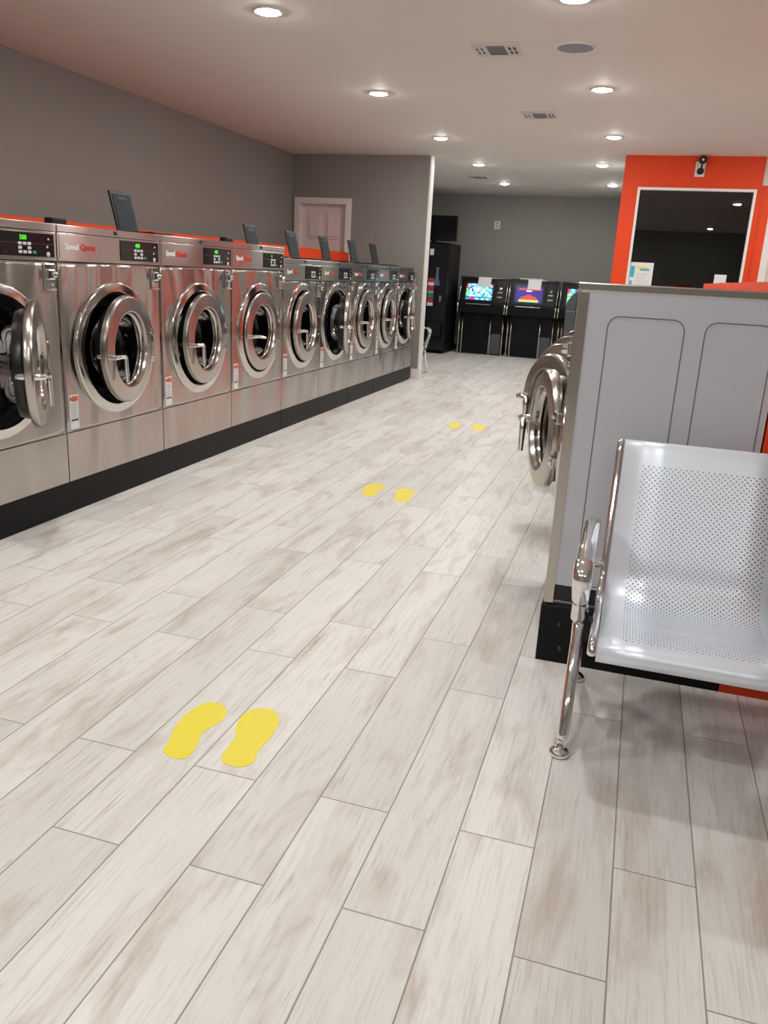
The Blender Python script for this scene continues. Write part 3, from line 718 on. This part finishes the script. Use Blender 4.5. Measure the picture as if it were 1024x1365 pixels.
# ------------------------------------------------------------------ arcade terminals
def arcade(x, label, kind, header=False):
    t = thing('game_terminal', label, 'gaming machine', (x, 14.2, 0), 0, 'black gaming terminals by the back wall')
    W = 0.82
    MB().box(0.045, W-0.045, 0.05, 0.50, 0.01, 0.78, bev=0.006).build('cabinet', 'cab', t)
    MB().box(W-0.235, W-0.055, 0.034, 0.052, 0.02, 0.36, bev=0.003).build('cash_door', 'grey_door', t)
    MB().box(0.012, W-0.012, -0.10, 0.50, 0.70, 0.86, bev=0.008).build('button_deck', 'cab', t)
    MB().box(0.14, W-0.26, -0.115, -0.098, 0.842, 0.856, bev=0.003).build('deck_strip', 'nickel', t)
    # slanted monitor housing
    hd = MB(); hd.poly([(0.02, -0.05, 0.86), (0.02, 0.10, 1.28), (0.02, 0.46, 1.28), (0.02, 0.50, 0.86)], (W-0.04, 0, 0))
    mon = hd.build('monitor_housing', 'cab', t)
    sl = Vector((0, 0.15, 0.42)).normalized(); nrm = Vector((0, -0.42, 0.15)).normalized()
    def onface(u, v, d=0.0): return Vector((u, -0.05, 0.86))+sl*v+nrm*d
    def quad(name, u0, u1, v0, v1, d, mat, par):
        q = MB(); q.poly([onface(u0, v0, 0), onface(u1, v0, 0), onface(u1, v1, 0), onface(u0, v1, 0)], nrm*d); return q.build(name, mat, par)
    quad('screen_bezel', 0.075, 0.60, 0.03, 0.375, 0.006, 'plastic', mon)
    su0, su1, sv0, sv1 = 0.115, 0.565, 0.06, 0.335
    sb = bmesh.new(); cols = 15; rows = 10
    def quadf(u0, u1, v0, v1, d, mi):
        vs = [sb.verts.new(onface(u, v, d)) for u, v in ((u0, v0), (u1, v0), (u1, v1), (u0, v1))]
        f = sb.faces.new(vs); f.material_index = mi
    if kind == 'mosaic':
        rnd = random.Random(int(x*100))
        for r in range(rows):
            for c in range(cols):
                if r == 0: mi = [3, 3, 5, 5, 5, 3, 1, 0, 3, 1, 0, 3, 1, 0, 3][c]
                elif r == 1: mi = 4 if rnd.random() < 0.6 else 3
                elif c == 0: mi = [7, 7, 2, 6, 2, 2, 6, 5, 5, 5][r]
                elif r >= 8 and c > 1: mi = rnd.choice([4, 3, 0, 1, 5])
                else: mi = rnd.choice([0, 0, 1, 1, 1, 2, 3, 0, 4])
                quadf(su0+(su1-su0)*c/cols, su0+(su1-su0)*(c+1)/cols, sv0+(sv1-sv0)*r/rows, sv0+(sv1-sv0)*(r+1)/rows, 0.0075, mi)
    else:
        quadf(su0, su1, sv0, sv1, 0.0070, 8)
        um = (su0+su1)/2
        vs = [sb.verts.new(onface(u, v, 0.0078)) for u, v in ((su0+0.07, sv0+0.06), (su1-0.07, sv0+0.06), (su1-0.09, sv0+0.085), (um+0.02, sv0+0.135), (um-0.02, sv0+0.135), (su0+0.09, sv0+0.085))]
        f = sb.faces.new(vs); f.material_index = 5
        quadf(su0+0.06, su1-0.06, sv0+0.012, sv0+0.05, 0.0078, 6)
        quadf(su0+0.05, su0+0.16, sv1-0.06, sv1-0.035, 0.0078, 5); quadf(su0+0.17, su0+0.24, sv1-0.062, sv1-0.035, 0.0078, 5); quadf(su0+0.26, su1-0.03, sv1-0.06, sv1-0.035, 0.0078, 5)
        quadf(um-0.05, um+0.04, sv1-0.085, sv1-0.066, 0.0078, 1)
    q = MB(); q.bm.free(); q.bm = sb
    lab(q.build('screen', SCR, mon, recalc=False), 'lit colourful screen' if kind == 'mosaic' else 'dark blue lit screen with a red roof shape')
    quad('note_paper', 0.30, 0.52, 0.29, 0.455, 0.012, 'paper', mon)
    quad('side_panel', 0.63, 0.775, 0.03, 0.40, 0.004, 'plastic', mon)
    q = MB(); q.lathe([(0, -0.012), (0.022, -0.012), (0.028, 0.0)], (0, 0, 0), seg=20)
    q.build('key_switch', 'chrome', mon, loc=onface(0.70, 0.27, 0.004), rot=(math.radians(-19.6), 0, 0))
    for v in (0.19, 0.11):
        quad('bill_slot', 0.66, 0.74, v, v+0.022, 0.012, 'nickel', mon)
    # metal edge mouldings
    for u in (0.006, W-0.006):
        MB().tube([onface(u, 0.0, 0.004), onface(u, 0.445, 0.004)], 0.014, 8).build('edge_moulding', 'nickel', t)
        MB().tube([(u, -0.105, 0.70), (u, -0.105, 0.865)], 0.015, 8).build('edge_moulding', 'nickel', t)
    for u in (0.028, 0.085, W-0.245, W-0.028):
        MB().tube([(u, 0.04, 0.0), (u, 0.04, 0.70)], 0.015, 8).build('edge_moulding', 'nickel', t)
    MB().tube([onface(0.0, 0.448, 0), onface(W, 0.448, 0)], 0.011, 8).build('edge_moulding', 'nickel', t)
    if header:
        hb = MB()
        uu = 0.15
        for wl in (0.05, 0.03, 0.06, 0.04, 0.05, 0.03, 0.05):
            hb.box(uu, uu+wl, 0.115, 0.125, 1.288, 1.312); uu += wl+0.012
        hb.build('topper_letters', 'paper', t)
    return t
arcade(-3.055, 'black gaming terminal with cyan mosaic screen, beside the black vending machine', 'mosaic')
arcade(-2.205, 'black gaming terminal in the middle with dark blue screen and red roof picture', 'navy', True)
arcade(-1.350, 'black gaming terminal with mosaic screen, partly behind the dark chair and right washers', 'mosaic')

# ------------------------------------------------------------------ vending machine and screen on top
v = thing('vending_machine', 'tall glossy black vending machine in the back room beside the gaming terminals', 'vending machine', (-4.10, 13.78, 0))
MB().box(0, 0.93, 0.0, 0.80, 0.02, 1.80, bev=0.012).build('cabinet', 'cab', v)
vd = MB().box(0.01, 0.92, -0.045, 0.0, 0.06, 1.785, bev=0.010).build('vending_door', 'vend', v)
vc = ['red', 'paper', 'red', 'text', 'green', 'red', 'paper']
for k in range(7):
    MB().box(0.60, 0.70, -0.052, -0.045, 1.18-k*0.066, 1.235-k*0.066, bev=0.003).build('selection_button', vc[k], vd)
MB().box(0.60, 0.665, -0.049, -0.045, 1.60, 1.70).build('price_note', 'paper', vd)
g = MB(); g.poly([(0.685, -0.0465, 1.12), (0.80, -0.0465, 1.12), (0.775, -0.0465, 1.25), (0.765, -0.0465, 1.36), (0.785, -0.0465, 1.42), (0.745, -0.0465, 1.40), (0.715, -0.0465, 1.42), (0.73, -0.0465, 1.36), (0.72, -0.0465, 1.25)], (0, 0.0015, 0))
g.build('blue_shape', 'vend_blue', vd)  # flat dull-blue bottle-like outline on the door
MB().box(0.62, 0.85, -0.050, -0.044, 0.30, 0.52, bev=0.01).build('pickup_flap', 'rubber', vd)
MB().box(0.80, 0.84, -0.052, -0.044, 0.86, 0.96, bev=0.004).build('coin_slot', 'nickel', vd)
for fx, fy in ((0.06, 0.06), (0.87, 0.06), (0.06, 0.74), (0.87, 0.74)):
    MB().lathe([(0, 0), (0.025, 0), (0.025, 0.021), (0, 0.021)], (fx, fy, 0), axis='Z', seg=16).build('levelling_foot', 'rubber', v)
tv = thing('television', 'black flat box-like screen standing on top of the black vending machine', 'television', (-3.86, 13.86, 1.80))
MB().box(0, 0.76, 0, 0.055, 0.035, 0.435, bev=0.006).build('screen_frame', 'plastic', tv)
MB().box(0.015, 0.745, -0.002, 0.001, 0.05, 0.42).build('screen_glass', 'vend', tv)
MB().box(0.20, 0.56, -0.06, 0.14, 0.0, 0.012, bev=0.004).build('stand', 'plastic', tv)
MB().box(0.34, 0.42, 0.01, 0.05, 0.010, 0.04).build('stand_neck', 'plastic', tv)

# ------------------------------------------------------------------ dark chair in front of the third terminal
ch = thing('padded_chair', 'dark grey padded chair with rounded back before the third gaming terminal', 'chair', (-0.85, 12.9, 0))
bp = MB(); pts = smooth_pts([(-0.27, 0, 0.52), (-0.275, 0, 0.92), (-0.235, 0, 1.05), (-0.13, 0, 1.17), (0.0, 0, 1.20), (0.13, 0, 1.17), (0.235, 0, 1.05), (0.275, 0, 0.92), (0.27, 0, 0.52)], 4)
bp.poly([tuple(p) for p in pts], (0, 0.08, 0)); bo_ = bp.build('backrest', 'chair_dark', ch, smooth_angle=50)
mdv = bo_.modifiers.new('soft_edge', 'BEVEL'); mdv.width = 0.02; mdv.segments = 3
MB().box(-0.265, 0.265, -0.008, 0.0, 0.86, 0.868).build('back_seam', 'text', bo_)
MB().box(-0.27, 0.27, -0.02, 0.46, 0.46, 0.56, bev=0.03).build('seat', 'chair_dark', ch)
MB().lathe([(0.03, 0.46), (0.03, 0.04), (0.22, 0.03), (0.24, 0.0), (0, 0)], (0, 0.22, 0), axis='Z', seg=32).build('pedestal', 'chrome', ch)

# ------------------------------------------------------------------ ceiling vents and speaker
def vent(x, y, label, s=0.30):
    t = thing('ceiling_vent', label, 'air vent', (x, y, ZC), 0, 'square ceiling air vents')
    h = s/2
    MB().box(-h, h, -h, h, -0.008, 0, bev=0.003).build('vent_frame', 'vent', t)
    sl = MB(); sl.box(-0.055, 0.055, -0.10, 0.10, -0.0095, -0.0075)
    for a, b_ in ((0.075, 0.02), (0.075, -0.07), (0.105, 0.02), (0.105, -0.07)):
        sl.box(a, a+0.017, b_, b_+0.06, -0.0095, -0.0075)
    for k in range(4):
        sl.box(-0.125+(k % 2)*0.03, -0.115+(k % 2)*0.03, 0.02-(k//2)*0.08, 0.07-(k//2)*0.08, -0.0095, -0.0075)
    sl.build('vent_opening', 'vent_dark', t)
    lv = MB()
    for k in range(5): lv.box(-0.055, 0.055, -0.088+k*0.04, -0.076+k*0.04, -0.0125, -0.0092)
    lv.build('vent_louvre', 'text', t)
    return t
V0 = vent(-1.08, 5.60, 'white square air vent nearest the camera, left of the round ceiling speaker')
for x, y, lb in ((-1.07, 7.72, 'white square air vent in mid ceiling, second from the camera'), (-2.50, 12.3, 'farthest small air vent near the back wall')):
    c = copy_tree(V0); c.location = (x, y, ZC); c['label'] = lb
s = thing('ceiling_speaker', 'round lavender-grey speaker grille in the ceiling near the top edge', 'speaker', (-0.60, 5.58, ZC))
MB().lathe([(0.122, 0), (0.122, -0.008), (0.112, -0.012), (0.108, -0.010)], axis='Z', seg=48).build('speaker_rim', 'ceiling', s)
MB().lathe([(0, -0.010), (0.112, -0.010)], axis='Z', seg=48).build('speaker_grille', 'speaker', s)

# ------------------------------------------------------------------ wall fittings, papers
wp = tag(MB().box(-2.665, -2.562, YB-0.012, YB, 2.105, 2.235, bev=0.003).build('wall_outlet', 'paper'), 'white outlet plate high on the grey back wall', 'wall outlet')
for z in (2.135, 2.185): MB().box(-2.632, -2.595, YB-0.0135, YB-0.011, z, z+0.028).build('socket', 'text', wp)
sc = thing('security_camera', 'small black security camera on a white plate high on the orange wall', 'camera', (0.388, OY, 2.55))
MB().box(-0.055, 0.045, -0.014, 0, -0.10, 0.05, bev=0.003).build('mounting_plate', 'paper', sc)
MB().lathe([(0, -0.055), (0.018, -0.054), (0.033, -0.040), (0.036, -0.014)], (0.0, 0, -0.045), seg=24).build('camera_base', 'plastic', sc)
MB().tube([(0, -0.04, -0.045), (0.005, -0.07, 0.0), (0.008, -0.075, 0.055)], 0.009, 8).build('camera_arm', 'plastic', sc)
hd_ = MB().lathe([(0, -0.115), (0.030, -0.115), (0.040, -0.10), (0.040, -0.05), (0.02, -0.04), (0, -0.04)], (0.008, 0, 0.060), seg=24).build('camera_head', 'plastic', sc)
MB().lathe([(0, -0.1165), (0.012, -0.1155)], (0.008, 0, 0.060), seg=16).build('camera_lens', 'chrome', hd_)
GY = OY+0.0185
def note(name, x0, x1, z0, z1, label, cat, kind=0):
    o = tag(MB().box(x0, x1, GY-0.0012, GY, z0, z1).build(name, 'paper'), label, cat)
    if kind == 1:
        w_ = x1-x0
        MB().box(x0+w_*0.30, x0+w_*0.78, GY-0.002, GY-0.0012, z1-0.075, z1-0.045).build('poster_logo', 'yellow', o)
        MB().box(x0+w_*0.44, x0+w_*0.84, GY-0.0026, GY-0.002, z1-0.088, z1-0.066).build('poster_logo', 'blue_print', o)
        MB().box(x0+0.008, x0+w_*0.2, GY-0.002, GY-0.0012, z1-0.16, z1-0.04).build('poster_art', 'blue_print', o)
        MB().box(x0+0.012, x0+w_*0.14, GY-0.002, GY-0.0012, z0+0.05, z1-0.2).build('poster_art', 'blue_print', o)
        tx = MB()
        for k in range(9): tx.box(x0+w_*0.28, x1-0.02-random.random()*0.05, GY-0.0018, GY-0.0012, z1-0.125-k*0.026, z1-0.121-k*0.026)
        tx.build('poster_text', 'text', o)
    return o
note('paper_notice', -0.205, 0.045, 1.18, 1.545, 'white notice with blue drawing and logo in the lower left window corner', 'notice', 1)
o = note('paper_card', 0.70, 0.825, 1.30, 1.455, 'small white card at the lower right of the dark office window', 'card')
MB().box(0.765, 0.80, GY-0.002, GY-0.0012, 1.335, 1.372).build('card_picture', 'red', o)
note('paper_strip', 0.835, 0.945, 1.31, 1.375, 'low white slip right of the small card in the office window', 'card')
dp_ = tag(MB().poly([(1.245, OY+0.058, 1.20), (1.50, OY+0.058, 1.20), (1.50, OY+0.058, 1.85), (1.245, OY+0.058, 1.85)], (0, -0.0015, 0)).build('door_poster', 'paper'), 'white poster with red letters on the door at the right edge', 'poster')
text_obj('poster_letter', 'A', 0.17, 'red', dp_, (1.27, OY+0.0560, 1.37)); text_obj('poster_letter', 'A', 0.12, 'red', dp_, (1.27, OY+0.0560, 1.62))
